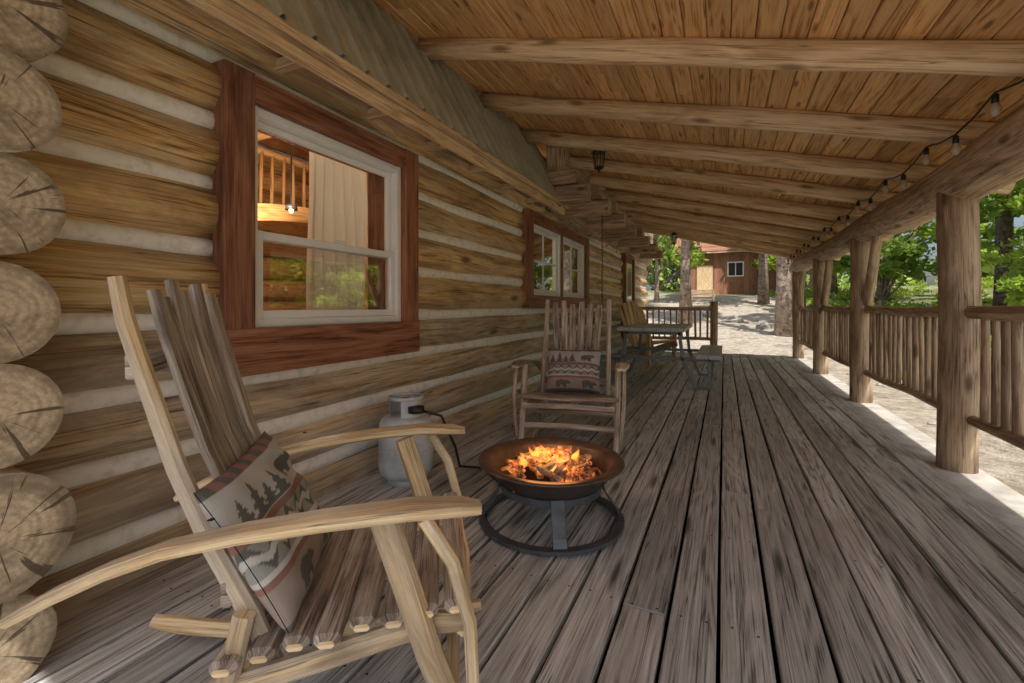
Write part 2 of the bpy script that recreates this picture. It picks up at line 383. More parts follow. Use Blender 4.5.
arc=[(-4.0,2.2+1.6*(1-math.cos(a)),1.55+.42*math.sin(a)) for a in np.linspace(0,math.pi*.5,10)]
b.sweep(arc,.12,.16,0)
b.log((-4.0,2.25,0),(-4.0,2.25,2.3),.18,.18,0); b.log((-3.9,4.2,0),(-3.9,4.2,2.9),.2,.2,0)
b.box(-4.6,-3.9,2.4,3.6,.7,.76,0); b.box(-4.55,-4.0,2.45,3.55,0,.7,0,ax=1)
b.obj('interior',[m_room],cabin)
b=MB()
for ya,yb in ((1.98,2.46),(4.5,4.8),(6.5,6.8)):
    P=[]
    for i in range(60):
        t=i/59; y=ya+(yb-ya)*t
        P.append([(-2.29+.028*math.sin(t*38+.4*math.sin(t*9))*(1+.15*k)+.01*math.sin(k*1.3+t*5),y+.012*math.sin(k*.9+t*7)*k/4,2.2-1.55*k/6) for k in range(7)])
    b.grid(P,0)
b.obj('curtains',[m_curt],cabin)
b=MB(); b.lathe([(.0,.02),(.014,.015),(.02,0),(.016,-.02),(0,-.03)],(-3.6,2.93,1.89),16,0); b.lathe([(.008,.9),(.008,.05),(.05,.04),(.055,-.0),(.05,-.0),(.045,.035)],(-3.6,2.93,1.89),10,1)
mbulb=plain('lit_bulb',(1,.8,.5),.5,emit=(1,.62,.25),es=10)
b.obj('pendant_lamp_bulb',[mbulb,m_black],cabin)
for nm,loc,en in (('lamp_light',(-3.45,2.7,1.95),42),('room_fill_near_window',(-3.0,1.6,2.45),20),('room_fill_rear',(-3.9,6.4,2.2),22)):  # first point is the pendant; the other two are added room fill, no lamp there
    ld=bpy.data.lights.new(nm,'POINT'); ld.energy=en; ld.color=(1,.80,.58); ld.shadow_soft_size=.08
    lo=bpy.data.objects.new(nm,ld); lo.location=loc; COL.objects.link(lo); lo.parent=cabin
b=MB()
for i,z in enumerate(np.arange(2.36,3.0,.16)):
    b.box(-1.80,-1.74+rr(-.004,.004),5.02,12.8,z,z+.152,0,ax=1)
b.box(-1.86,-1.70,5.0,5.14,2.2,2.98,0,ax=2); b.box(-1.83,-1.72,4.86,4.99,2.55,2.96,0,ax=2)
b.log((-2.0,5.0,2.24),(-2.0,13,2.24),.42,.26,0,cap=1,n=20)
for y in (4.75,5.55,6.5,7.6,8.7,9.9,11.1):
    xe=-1.28+rr(-.03,.03)
    b.sweep([(-2.1,y,2.22),(xe,y,2.22)],.19,.17,0,cap=1,bev=.012)
    b.sweep([(-2.1,y,2.40),(xe-.12,y,2.40)],.17,.15,0,cap=1,bev=.012)
b.obj('corbel_logs',[m_post,m_end],cabin)
b=MB()
b.box(-1.95,-1.86,9.6,9.72,0,2.08,0,ax=2);b.box(-1.95,-1.86,10.6,10.72,0,2.08,0,ax=2);b.box(-1.95,-1.858,9.6,10.72,2.08,2.2,0,ax=1)
b.box(-1.95,-1.90,9.72,10.6,0,2.08,0,ax=2); b.box(-1.90,-1.888,9.85,10.47,1.1,1.95,1,ax=2); b.pane(-1.884,9.92,10.40,1.17,1.88,2)
b.obj('door',[m_red,m_white,m_glassL],cabin)
b=MB()
for i in range(34):
    z=2.12-.036*i; 
    if i%2: pts=[(-1.36+.009*math.cos(a),5.55,z+.024*math.sin(a)) for a in np.linspace(0,2*math.pi,9)[:-1]]; upv=(0,1,0)
    else: pts=[(-1.36,5.55+.009*math.cos(a),z+.024*math.sin(a)) for a in np.linspace(0,2*math.pi,9)[:-1]]; upv=(1,0,0)
    b.sweep(pts,.006,.006,0,prof='round',n=5,close=True,up=upv)
b.obj('hanging_chain',[m_black])

# ------------------------------------------------------------------ porch
porch=empty('covered_porch')
YE=-.72
b=MB()
bw=.138; gap=.012; x=-1.96; i=0
while x<1.14:
    js=[-3.2]
    yy=rr(1.5,6)
    while yy<10.8: js.append(yy); yy+=rr(3,5)
    js.append(10.85)
    for k in range(len(js)-1):
        dz=rr(-.004,.003); tl=rr(-.0015,.0015); x_=x+bw/2+rr(-.0015,.0015)
        n_=max(2,int((js[k+1]-js[k])/.35)); ph=rr(0,6); P=[];W=[]
        for q in range(n_):
            y_=js[k]+.003+(js[k+1]-js[k]-.006)*q/(n_-1)
            P.append((x_+.0012*math.sin(y_*1.7+ph),y_,-.018+dz+.0012*math.sin(y_*2.3+ph))); W.append(bw-.001+.002*math.sin(y_*3.1+ph*2))
        b.sweep(P,W,.036,0,bev=.005)
    x+=bw+gap; i+=1
xr=x
b.obj('deck_boards',[m_deck],porch)
b=MB()
x=-1.96
while x<1.14:
    for y in np.arange(.35,9,.61):
        for dx in (.03,bw-.03):
            b.lathe([(.0045,0),(0.0001,.0008)],(x+dx+rr(-.004,.004),y+rr(-.012,.012),.0022),7,0)
    x+=bw+gap
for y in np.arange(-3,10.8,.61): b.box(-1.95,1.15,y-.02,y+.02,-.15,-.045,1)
b.box(-1.96,1.16,-3.1,10.8,-.19,-.17,1)  # dark sheet added as the shaded void seen through the board gaps
b.obj('joists_nails_shade_sheet',[m_black,m_under],porch)
b=MB()
b.box(xr+.005,xr+.30,-3.3,10.9,-.22,-.03,0,bev=.012)
b.box(-2.0,xr+.3,10.87,11.1,-.22,-.03,0,bev=.01)
b.obj('concrete_curb',[m_conc],porch)
zc=lambda X:2.145-.25*(X-1.35)
b=MB(); nrm=Vector((.25,0,1)).normalized()
x=-2.2
while x<1.95:
    js=[YE]; yy=rr(1,4)
    while yy<11: js.append(yy); yy+=rr(2.2,4)
    js.append(11.3)
    for k in range(len(js)-1):
        b.sweep([(x+.06,js[k]+.001,zc(x+.06)),(x+.06,js[k+1]-.001,zc(x+.06))],.1165,.02,0,up=nrm,bev=.007)
    x+=.1175
b.obj('ceiling_boards',[m_ceil],porch)
b=MB()
b.sweep([(-.15,YE-.01,zc(-.15)+.05),(-.15,11.31,zc(-.15)+.05)],4.35,.05,0,up=nrm)
b.obj('roof_cover',[m_metal],porch)
b=MB()
for i in range(-3,10):
    y=2.78+.91*i+rr(-.02,.02)
    if y<YE: continue
    x0,x1=-2.03,1.93
    b.log((x0,y,zc(x0)-.085),(x1,y,zc(x1)-.085),.115,.15,0,jit=.03,wob=.006,seg=.3,n=16,cap=1)
b.obj('rafters',[m_raft,m_end],porch)
b=MB()
b.box(1.93,1.965,YE,11.3,1.93,2.02,0)
b.obj('roof_edge_board',[m_raft],porch)
b=MB()
PX=1.39
b.log((PX,YE-.2,1.83),(PX,5.2,1.825),.32,.31,0,cap=1,jit=.03,wob=.012,seg=.25,n=22)
b.log((PX,5.2,1.825),(PX,11.4,1.83),.29,.29,0,cap=1,jit=.03,wob=.012,seg=.25,n=22)
PY=[1.35,3.83,6.1,8.4,10.75]
for y in PY:
    b.log((PX-.04,y,-.04),(PX-.04,y,1.75),.205,.205,0,cap=1,jit=.03,wob=.006,seg=.2,n=20,up=(0,1,0),taper=.93)
    if y>5: b.log((PX-.01,y-.02,.95),(PX-.01,y-.5,1.74),.10,.10,0,cap=1,seg=.2,n=12,up=(1,0,0))
    if y>5: b.log((PX-.01,y+.02,1.1),(PX-.01,y+.42,1.74),.10,.10,0,cap=1,seg=.2,n=12,up=(1,0,0))
b.obj('posts_and_beam',[m_post,m_end],porch)
b=MB()
def rail(p0,p1):
    p0=Vector(p0);p1=Vector(p1); d=(p1-p0); Ln=d.length; d.normalize()
    Z=Vector((0,0,1))
    b.log(p0+Z*.97,p1+Z*.97,.08,.08,0,cap=1,seg=.25,n=14,wob=.008)
    b.log(p0+Z*.30,p1+Z*.30,.07,.07,0,cap=1,seg=.25,n=14,wob=.008)
    k=int(Ln/.118)
    for i in range(1,k):
        q=p0+d*(Ln*i/k+rr(-.012,.012)); w_=rr(.034,.052)
        b.log(q+Z*.29+d*rr(-.008,.008),q+Z*.965+d*rr(-.012,.012),w_,w_,0,seg=.14,n=9,up=(0,1,0),jit=.08,wob=.005,cap=1)
for a,c in zip(PY[:-1],PY[1:]): rail((PX,a+.1,0),(PX,c-.1,0))
b.obj('side_railing',[m_post,m_end],porch)
b=MB(); rail((-1.85,10.78,0),(-.2,10.78,0)); b.log((-.2,10.78,-.03),(-.2,10.78,1.12),.15,.15,0,cap=1,up=(0,1,0)); b.obj('end_railing',[m_post,m_end],porch)

# ------------------------------------------------------------------ string lights
b=MB(); X=1.18; pts=[]
hk=[.5+.82*i for i in range(14)]
for a,c in zip(hk[:-1],hk[1:]):
    for t in (0,.25,.5,.75): pts.append((X,a+(c-a)*t,2.03-.06*math.sin(math.pi*t)))
b.sweep(pts,.011,.011,0,prof='round',n=6)
for a,c in zip(hk[:-1],hk[1:]):
    for t in (.0,.5):
        y=a+(c-a)*t; z=2.025-(.06 if t else 0)
        b.lathe([(.005,0),(.014,-.008),(.015,-.042),(.012,-.046)],(X,y,z),10,0)
        b.lathe([(.010,-.046),(.020,-.064),(.024,-.082),(.019,-.10),(.009,-.11),(.0005,-.112)],(X,y,z),12,1)
mfil=plain('bulb_frosted',(.50,.43,.31),.12,0,.05)
b.obj('string_lights',[m_black,mfil])
def lantern(loc,top,s=1):
    b=MB(); c=loc
    b.sweep([(c[0],c[1],c[2]+.12*s),(c[0],c[1],top)],.008,.008,0,prof='round',n=6,up=(0,1,0))
    b.lathe([(.03,0),(.03,-.012)],(c[0],c[1],top),12,0)
    b.lathe([(.0,.15),(.012,.14),(.016,.12),(.03,.11),(.075,.065),(.085,.055),(.08,.05),(0.001,.05)],c,6,0,smooth=False)
    b.lathe([(.045,-.10),(.06,.05)],c,6,1,smooth=False)
    for j in range(6):
        a=math.pi/3*j
        b.sweep([(c[0]+.063*math.cos(a),c[1]+.063*math.sin(a),c[2]+.05),(c[0]+.047*math.cos(a),c[1]+.047*math.sin(a),c[2]-.10)],.009,.009,0,up=(0,1,0))
    b.lathe([(.001,-.10),(.052,-.10),(.055,-.115),(.03,-.125),(.012,-.14),(.012,-.155),(.001,-.165)],c,6,0,smooth=False)
    b.lathe([(.012,-.09),(.014,-.03),(.001,-.01)],c,8,2)
    return b.obj('hanging_lantern',[m_black,m_bulb,mfil])
lantern((-1.2,4.75,2.58),2.78); lantern((-.95,10.1,2.45),2.74)

# ------------------------------------------------------------------ rocking chair
def chair(loc,ang,sc,zs,seed,ws,mats,sh):
    random.seed(seed); b=MB()
    for s in (-1,1):
        k_=.205 if s<0 else .205-2.2*sh
        b.sweep([(-.12,s*k_,.27),(-.165,s*k_,.38),(-.235,s*k_,.52),(-.30,s*k_,.68),(-.35,s*k_,.84),(-.39,s*k_,.97),(-.405,s*k_,1.055)],[.030]*7,[.038,.038,.036,.034,.032,.030,.026],0,up=(1,0,0),bev=.009)
        b.sweep([(.29,s*.285,.598),(.25,s*.286,.603),(.15,s*.292,.607),(0,s*.292,.597),(-.15,s*.285,.58),(-.28,s*.275,.556),(-.38,s*.268,.522),(-.47,s*.262,.482),(-.54,s*.26,.445)],[.045,.066,.074,.068,.060,.052,.046,.042,.034],[.016,.020,.022,.022,.022,.022,.022,.022,.018],0,bev=.009)
        b.sweep([(.10,s*.265,.585),(.14,s*.265,.46),(.19,s*.262,.30),(.25,s*.258,.14),(.29,s*.255,.05)],[.030]*5,[.056,.054,.052,.05,.046],0,up=(1,0,0),bev=.01)
        b.sweep([(.18,s*.30,.59),(.235,s*.30,.50),(.268,s*.298,.38),(.275,s*.29,.25),(.25,s*.28,.12),(.2,s*.27,.055)],[.018]*6,[.026]*6,0,up=(1,0,0),bev=.007)
        b.sweep([(-.165,s*.235,.40),(-.2,s*.24,.24),(-.28,s*.25,.07)],.028,.04,0,up=(1,0,0),bev=.008)
        b.sweep([(-.32,s*.236,.225),(-.2,s*.236,.262),(-.05,s*.236,.29),(.1,s*.236,.325),(.2,s*.236,.345),(.27,s*.236,.34)],.03,[.03,.042,.046,.046,.046,.036],0,bev=.01)
        b.sweep([(x,s*.255,.022+.22*(x+.02)**2+ (.25*max(0,abs(x+.02)-.45)**2)) for x in np.linspace(-.60,.34,14)],.034,[.03]+[.044]*12+[.03],0,bev=.01)
        for q in ((.11,.56),(.2,.30),(-.2,.56)):
            b.lathe([(.007,0),(.0001,.003)],(q[0],s*.29,.611),8,2)
    for x,z,m in ((.235,.20,0),(-.22,.18,0),(.26,.335,0)):
        b.sweep([(x,-.25,z),(x+.012,0,z+.01),(x,.25,z)],.03,.036,m,bev=.01)
    b.sweep([(-.205,-.22,.43),(-.215,0,.43),(-.205,.20,.43)],.02,.05,1,up=(0,0,1)); 
    b.sweep([(-.385,-.20,.88),(-.40,0,.885),(-.385,.20-2.2*sh,.88)],.018,.05,1)
    n=6
    for i in range(n):
        t=(i-(n-1)/2)/((n-1)/2); top=1.055+rr(-.035,.015)-.02*abs(t)
        y0,y1=t*.105-.6*sh,t*(.15-.7*sh)-1.25*sh; P=[]
        dx=rr(-.008,.008)
        for z,x in ((.36,-.115),(.46,-.17),(.58,-.235),(.70,-.285),(.82,-.32),(.94,-.352),(top,-.375)):
            u_=(z-.36)/.7; P.append((x+dx+.012*t*t,y0+(y1-y0)*u_+rr(-.002,.002),z))
        b.sweep(P,[.036,.040,.042,.043,.044,.044,.034],[.016]*7,1,up=(1,0,0.2),bev=.006,cap=3)
    k=8
    for i in range(k):
        x=-.19+i*.062
        z=.30+ (x+.2)*.17+.022
        e=rr(.262,.285); e2=rr(.262,.285); zz=z+rr(-.002,.003)
        b.sweep([(x,-e,zz-.002),(x,-e+.012,zz),(x,-.12,zz-.004),(x,0,zz-.007),(x,.12,zz-.004),(x,e2-.012,zz),(x,e2,zz-.002)],[.03,.05,.053,.054,.053,.05,.03],[.016,.026,.028,.028,.028,.026,.016],1,bev=.008,cap=3)
    o=b.obj('rocking_chair',mats)
    o.location=(loc[0],loc[1],.003); o.rotation_euler=(0,0,ang); o.scale=(sc,sc*ws,zs)
    return o
a1=math.atan2(.56,.83); C1=(-.84,.87)
chair(C1,a1,1,1,11,1.0,[m_light,m_slat,m_black,m_tan],.045)
a2=math.atan2(-.98,.2); C2=(-.99,3.15)
m_aged=wood('aged_hardwood',(.22,.17,.125),(.62,.51,.39),(.86,.77,.65),u=1.2,v=1.6,ring=22,stain=(.30,.24,.19),stainamt=.8,knot=.4,rough=.5,bump=.4,check=.6)
chair(C2,a2,1.12,1.0,23,1.08,[m_aged,m_slat,m_black,m_tan],0.0)
random.seed(99)
def bear(u,v,cx,cy,s):
    u=(u-cx)/s; v=(v-cy)/s
    def el(a,b_,ra,rb): return ((u-a)/ra)**2+((v-b_)/rb)**2<1
    return el(0,0,.5,.27) or el(.5,.02,.22,.17) or el(.68,-.04,.12,.08) or el(.47,.18,.07,.07) or (v<.0 and v>-.46 and (abs(u+.34)<.1 or abs(u+.16)<.07 or abs(u-.2)<.07 or abs(u-.36)<.09))
def pat(u,v):
    beige=(.50,.48,.445); dk=(.13,.125,.115); rust=(.30,.15,.12); gr=(.33,.33,.305); cream=(.60,.57,.52)
    if v>.93: return rust if (int(u*14)%2) else dk
    if v>.62:
        if bear(u,v,.74,.77,.21): return dk
        for cx,h in ((.1,.2),(.24,.27),(.36,.18),(.48,.22)):
            y=(v-.63)/h
            if 0<=y<1 and abs(u-cx)<.085*(1-y)*(.6+.4*((y*4)%1<.5)) : return dk
        return beige
    if v>.57: return rust
    z=abs(((u*7)%1)-.5)*2
    if v>.36:
        w_=(v-.36)/.21; 
        if abs(w_-.5-.25*(z-.5))<.12: return cream
        if abs(w_-.5-.6*(z-.5))<.25: return dk
        return gr
    if v>.32: return cream
    if v>.28: return rust
    if v>.05:
        if bear(u,v,.3,.17,.22) or bear(u,v,.78,.17,.22): return dk
        return (.37,.29,.245)
    return dk
def pillow(M,w_,h_,th_):
    n=110; vs=[];fs=[];cols=[];uvs=[]
    for side in (1,-1):
        for i in range(n+1):
            for j in range(n+1):
                u=i/n*2-1; v=j/n*2-1
                e=(1-abs(u)**3.2)*(1-abs(v)**3.2); e=max(e,0)**.5
                px=u*(1-.06*(1-v*v)*abs(u)); py=v*(1-.06*(1-u*u)*abs(v))
                wr=.008*math.sin(7*u+3*v)*math.sin(5*v-2*u)+.005*math.sin(13*u*v+4*v)
                vs.append((px*w_/2,py*h_/2,side*(th_/2*e+wr*e+.001))); cols.append(pat(i/n,j/n)); uvs.append((i/n,j/n))
    N=(n+1)**2
    for s_ in (0,1):
        for i in range(n):
            for j in range(n):
                a=s_*N+i*(n+1)+j; q=(a,a+n+1,a+n+2,a+1); fs.append(q if s_==0 else q[::-1])
    me=bpy.data.meshes.new('throw_pillow'); me.from_pydata(vs,[],fs); me.materials.append(m_cloth)
    at=me.attributes.new('Col','FLOAT_COLOR','POINT'); at.data.foreach_set('color',np.array([(*c,1) for c in cols],dtype=np.float32).ravel())
    ul=me.uv_layers.new(); li=np.zeros(len(me.loops),dtype=np.int32); me.loops.foreach_get('vertex_index',li); ul.data.foreach_set('uv',np.array(uvs,dtype=np.float32)[li].ravel())
    me.polygons.foreach_set('use_smooth',[True]*len(fs))
    o=bpy.data.objects.new('throw_pillow',me); COL.objects.link(o); o.matrix_world=M; return o
def frameM(chairloc,ang,bot,top,tilt=0):
    Rz=Matrix.Rotation(ang,4,'Z'); T=Matrix.Translation((*chairloc,0))
    bot=Vector(bot);top=Vector(top); yv=(top-bot).normalized(); xv=Vector((0,1,0)) ; zv=xv.cross(yv).normalized()
    m=Matrix((( xv.x,yv.x,zv.x,0),(xv.y,yv.y,zv.y,0),(xv.z,yv.z,zv.z,0),(0,0,0,1)))
    mid=(bot+top)/2
    return T@Rz@Matrix.Translation(mid)@m@Matrix.Rotation(tilt,4,'Z')
pillow(frameM(C1,a1,(-.085,-.068,.368),(-.245,-.068,.658),.05),.37,.34,.09)
pillow(frameM(C2,a2,(-.02,0,.375),(-.18,0,.68),.0),.40,.34,.13)

# ------------------------------------------------------------------ fire pit
FP=(-.74,2.02)
b=MB(); c=(FP[0],FP[1],0)
b.lathe([(.002,.105),(.10,.11),(.17,.135),(.22,.175),(.255,.225),(.27,.27),(.285,.285),(.332,.292),(.340,.288),(.340,.283),(.332,.282)],c,56,0)
b.lathe([(.278,.276),(.262,.226),(.225,.178),(.17,.142),(.10,.12),(.002,.115)],c,56,1)
b.lathe([(.333,.281),(.286,.274),(.272,.262)],c,56,0)
b.lathe([(.30,.010),(.338,.010),(.338,.026),(.30,.026),(.30,.010)],c,56,2,smooth=False)
b.lathe([(.215,.155),(.235,.155),(.235,.185),(.215,.185),(.215,.155)],c,48,2,smooth=False)
for j in range(4):
    a=math.radians(-63+90*j); ca,sa=math.cos(a),math.sin(a)
    P=[(c[0]+r*ca,c[1]+r*sa,z) for r,z in ((.318,.028),(.305,.06),(.275,.10),(.25,.14),(.24,.19))]
    b.sweep(P,.06,.008,2,up=(ca,sa,.01))
firepit=b.obj('fire_pit',[m_iron,m_ironin,m_char])
t=NT('burning_wood'); p=t.n('ShaderNodeTexCoord').outputs['Object']; n=t.noise(p,22,5,.7)
t.t.links.new(t.ramp(n,[(.35,(.04,.025,.02)),(.52,(.40,.24,.14)),(.68,(.80,.68,.56))]),t.b.inputs['Base Color'])
e=t.ramp(n,[(.44,(0,0,0)),(.53,(1,.16,.02)),(.62,(1,.42,.08))]); t.t.links.new(e,t.b.inputs['Emission Color'])
n2=t.noise(p,9,3); t.t.links.new(t.maprange(n2,.46,.66,0,1.1),t.b.inputs['Emission Strength']); m_burn=t.m
b=MB()
for i in range(95):
    a=rr(0,6.28); r=.22*math.sqrt(R()); z=.225+.05*(1-(r/.22)**2)+rr(-.02,.03)
    d=Vector((rr(-1,1),rr(-1,1),rr(-.5,.5))).normalized()*rr(.02,.06)
    q=Vector((c[0]+r*math.cos(a),c[1]+r*math.sin(a),z))
    b.sweep([q-d,q-d*.2+Vector((0,0,rr(-.008,.008))),q+d],[rr(.015,.03),rr(.025,.045),rr(.012,.03)],[rr(.01,.02),rr(.015,.03),rr(.01,.02)],0,bev=.005)
o=b.obj('burning_wood',[m_burn]); o.parent=firepit
t=NT('flame'); t.t.nodes.remove(t.b)
uv=t.uv(); sx=t.n('ShaderNodeSeparateXYZ'); t.t.links.new(uv,sx.inputs[0])
em=t.n('ShaderNodeEmission',{'Strength':2.2}); hcol=t.ramp(sx.outputs[1],[(0,(1,.22,.03)),(.35,(1,.42,.07)),(.75,(1,.25,.03)),(1,(.8,.08,.01))]); t.t.links.new(hcol,em.inputs[0])
lw=t.n('ShaderNodeLayerWeight',{'Blend':.35}); pz=t.pos(); nz=t.noise(t.vmul(pz,(30,30,12)),1,3)
al=t.math('MULTIPLY',t.math('SUBTRACT',1.0,lw.outputs['Facing']),t.maprange(nz,.38,.62,.0,1))
al=t.math('MULTIPLY',al,t.maprange(sx.outputs[1],.45,1,1,.1),clamp=True)
tr=t.n('ShaderNodeBsdfTransparent'); mx=t.n('ShaderNodeMixShader'); t.t.links.new(al,mx.inputs[0]); t.t.links.new(tr.outputs[0],mx.inputs[1]); t.t.links.new(em.outputs[0],mx.inputs[2]); t.t.links.new(mx.outputs[0],t.out.inputs[0]); m_flame=t.m
b=MB()
for i in range(15):
    a=rr(0,6.28); r=.14*math.sqrt(R()); h=rr(.05,.13)*(1.15-r/.3); w0=rr(.012,.026)
    ph=rr(0,6); k=8
    rows=[]
    for s_ in range(k+1):
        t_=s_/k; rad=w0*(math.sin(math.pi*min(1,t_*.75+.25))**.9)*(1-t_**2.2)+.0005
        cx=c[0]+r*math.cos(a)+.028*t_*math.sin(ph+4*t_); cy=c[1]+r*math.sin(a)+.028*t_*math.cos(ph+3*t_)
        rows.append([(cx+rad*math.cos(2*math.pi*j/10),cy+rad*.6*math.sin(2*math.pi*j/10),.25+h*t_) for j in range(11)])
    b.grid(rows,0,uvs=lambda x,y:(y/10,x/8))
o=b.obj('flames',[m_flame]); o.parent=firepit
ld=bpy.data.lights.new('fire_light','POINT'); ld.energy=3; ld.color=(1,.45,.15); ld.shadow_soft_size=.12
lo=bpy.data.objects.new('fire_light',ld); lo.location=(FP[0],FP[1],.36); COL.objects.link(lo); lo.parent=firepit

# ------------------------------------------------------------------ propane tank
b=MB(); c=(-1.66,2.12,0)
b.lathe([(.105,0),(.108,.0),(.108,.045),(.10,.045)],c,32,0)
b.lathe([(.001,.025),(.10,.03),(.14,.05),(.152,.08),(.155,.11),(.155,.30),(.152,.335),(.138,.362),(.105,.378),(.05,.388),(.001,.39)],c,40,0)
b.lathe([(.156,.20),(.1585,.204),(.156,.208)],c,40,0)
for a0,na in ((-70,9),(70,5),(150,9)):
    P=[]
    for i in range(na):
        a=math.radians(a0+i*11); P.append([(c[0]+.092*math.cos(a),c[1]+.092*math.sin(a),.375),(c[0]+.094*math.cos(a),c[1]+.094*math.sin(a),.43),(c[0]+.092*math.cos(a),c[1]+.092*math.sin(a),.48)])
    b.grid(P,0)
ringp=[(c[0]+.094*math.cos(a),c[1]+.094*math.sin(a),.482) for a in np.linspace(0,2*math.pi,33)[:-1]]
b.sweep(ringp,.014,.022,0,prof='round',n=8,close=True)
b.lathe([(.018,.385),(.018,.43),(.012,.435),(.012,.45),(.034,.452),(.034,.472),(.001,.474)],c,14,2)
b.sweep([(c[0],c[1],.415),(c[0]+.07,c[1]-.02,.415)],.028,.028,1,prof='round',n=10)
b.lathe([(.001,.41),(.045,.41),(.045,.445),(.001,.447)],(c[0]+.10,c[1]-.04,0),16,2)
b.sweep([(c[0]+.11,c[1]-.02,.42),(c[0]+.2,c[1]+.06,.38),(c[0]+.23,c[1]+.16,.18),(c[0]+.2,c[1]+.26,.03),(c[0]+.32,c[1]+.34,.012),(c[0]+.5,c[1]+.18,.012),(c[0]+.66,c[1]+.02,.02),(c[0]+.78,c[1]-.03,.09)],.016,.016,2,prof='round',n=8)
b.obj('propane_tank',[m_tank,m_brass,m_black])

# ------------------------------------------------------------------ picnic table
b=MB()
tx0,tx1,ty0,ty1=-1.22,-.42,5.75,7.35
for i in range(5): b.box(tx0+i*.16,tx0+i*.16+.154,ty0,ty1,.70,.745,0,ax=1)
for xx in ((-.30,-.02),(-1.62,-1.34)):
    for k in range(2): b.box(xx[0]+k*.142,xx[0]+k*.142+.137,ty0,ty1,.39,.435,0,ax=1)
for y in (5.95,7.15):
    cx=-.82
    b.sweep([(cx-.32,y,.70),(cx-.36,y,.35),(cx-.5,y,.02),(cx-.66,y,.02),(cx-.66,y,.38)],.04,.04,1,up=(0,1,0))
    b.sweep([(cx+.32,y,.70),(cx+.36,y,.35),(cx+.5,y,.02),(cx+.66,y,.02),(cx+.66,y,.38)],.04,.04,1,up=(0,1,0))
    b.box(cx-.78,cx+.78,y-.02,y+.02,.345,.385,1); b.box(cx-.36,cx+.36,y-.02,y+.02,.655,.698,1)
b.box(-.84,-.80,5.95,7.15,.31,.344,1)
b.obj('picnic_table',[m_grayp,m_gframe])
b=MB()
for i in range(6):
    y=-.25+i*.1; b.sweep([(-.05,y,.32),(-.22,y*1.05,.7),(-.36,y*1.1,1.12-.02*(i-2.5)**2)],.09,.02,0,up=(1,0,0))
for i in range(6): b.box(0+i*.085,.078+i*.085,-.3,.3,.30+i*.018,.322+i*.018,0,ax=1)
for s in (-1,1):
    b.sweep([(-.3,s*.33,.60),(.5,s*.36,.62)],.12,.025,0); b.sweep([(.42,s*.33,0),(.42,s*.33,.6)],.09,.03,0,up=(0,1,0)); b.sweep([(-.5,s*.30,.03),(.5,s*.30,.36)],.025,.12,0)
b.box(-.3,-.26,-.33,.33,.55,.64,0,ax=1)
o=b.obj('adirondack_chair',[m_tan]); o.location=(-1.35,8.7,0); o.rotation_euler=(0,0,math.radians(-35))

# ------------------------------------------------------------------ terrain
def sm(t): t=max(0,min(1,t)); return t*t*(3-2*t)
def gz(x,y):
    z=-.20+2.35*sm((y-12)/26)+.9*sm((x-7)/30)
    far=max(0,sm((math.hypot(x-1,y-5)-14)/30))
    z+=far*(.25*math.sin(x*.31+1)*math.cos(y*.27)+.12*math.sin(x*.9+y*.7))
    if (x>1.8 or y>11.5): z+=.015*math.sin(x*3.1+y*1.3)*math.sin(y*2.3)
    return z
def axis(lo,hi,c0,c1,fine):
    a=list(np.arange(c0,c1,fine)); v=c1;s_=fine
    while v<hi: a.append(v); s_*=1.25; v+=s_
    a.append(hi); v=c0;s_=fine;l=[]
    while v>lo: s_*=1.25; v-=s_; l.append(max(v,lo))
    return l[::-1]+a
xs=axis(-300,300,-6,16,.45); ys=axis(-200,400,-3,34,.45)
P=[[(x,y,gz(x,y)) for y in ys] for x in xs]
b=MB(); b.grid(P,0,uvs=lambda x,y:(xs[x],ys[y]))
t=NT('ground_gravel_and_duff'); p=t.pos(); n1=t.noise(p,.5,5,.6); n2=t.noise(p,7,8,.8); n3=t.noise(p,60,3,.7)
dirt=t.ramp(n2,[(.34,(.26,.20,.145)),(.48,(.56,.48,.38)),(.60,(.75,.68,.58))])
grn=t.ramp(n2,[(.3,(.08,.08,.03)),(.5,(.17,.20,.055)),(.7,(.28,.32,.10))])
duff=t.mix(t.maprange(t.noise(p,1.3,6,.7),.52,.62,0,.6),dirt,(.24,.20,.11))
sp=t.n('ShaderNodeSeparateXYZ'); t.t.links.new(p,sp.inputs[0])
g1=t.maprange(t.math('ADD',sp.outputs[0],t.math('MULTIPLY',n1,6)),6.2,9,0,1)
g2=t.maprange(t.math('ADD',sp.outputs[1],t.math('MULTIPLY',n1,8)),32,38,0,1)
gg=t.math('MAXIMUM',g1,g2); gg=t.math('MULTIPLY',gg,t.maprange(n1,.35,.6,.5,1))
t.t.links.new(t.mix(gg,duff,grn),t.b.inputs['Base Color']); t.b.inputs['Roughness'].default_value=.95; t.bump(t.math('ADD',n2,n3),1.,.04)
b.obj('ground',[t.m])
b=MB()
for (x,y,s) in [(2.0,14.5,.3),(2.4,15.6,.24),(2.7,17,.35),(1.3,19,.3),(.4,20.5,.28),(3.2,13,.22),(2.9,20,.3),(-.6,22,.3)]+[(rr(1.9,7),rr(2,14),rr(.03,.1)) for _ in range(60)]:
    prof=[(max(.001,s*math.sin(a)),s*.65*-math.cos(a)) for a in np.linspace(0,math.pi,7)]
    s0=len(b.v); b.lathe(prof,(x,y,gz(x,y)+s*.2),9,0,sx=rr(.8,1.3),sy=rr(.8,1.3))
    for q in range(s0,len(b.v)):
        v=b.v[q]; k=.16*s; b.v[q]=(v[0]+rr(-k,k),v[1]+rr(-k,k),v[2]+rr(-k,k))
b.sm=[False]*len(b.sm)
b.obj('landscape_rocks',[plain('granite',(.36,.34,.31),.9,0,.3,8,.4)])

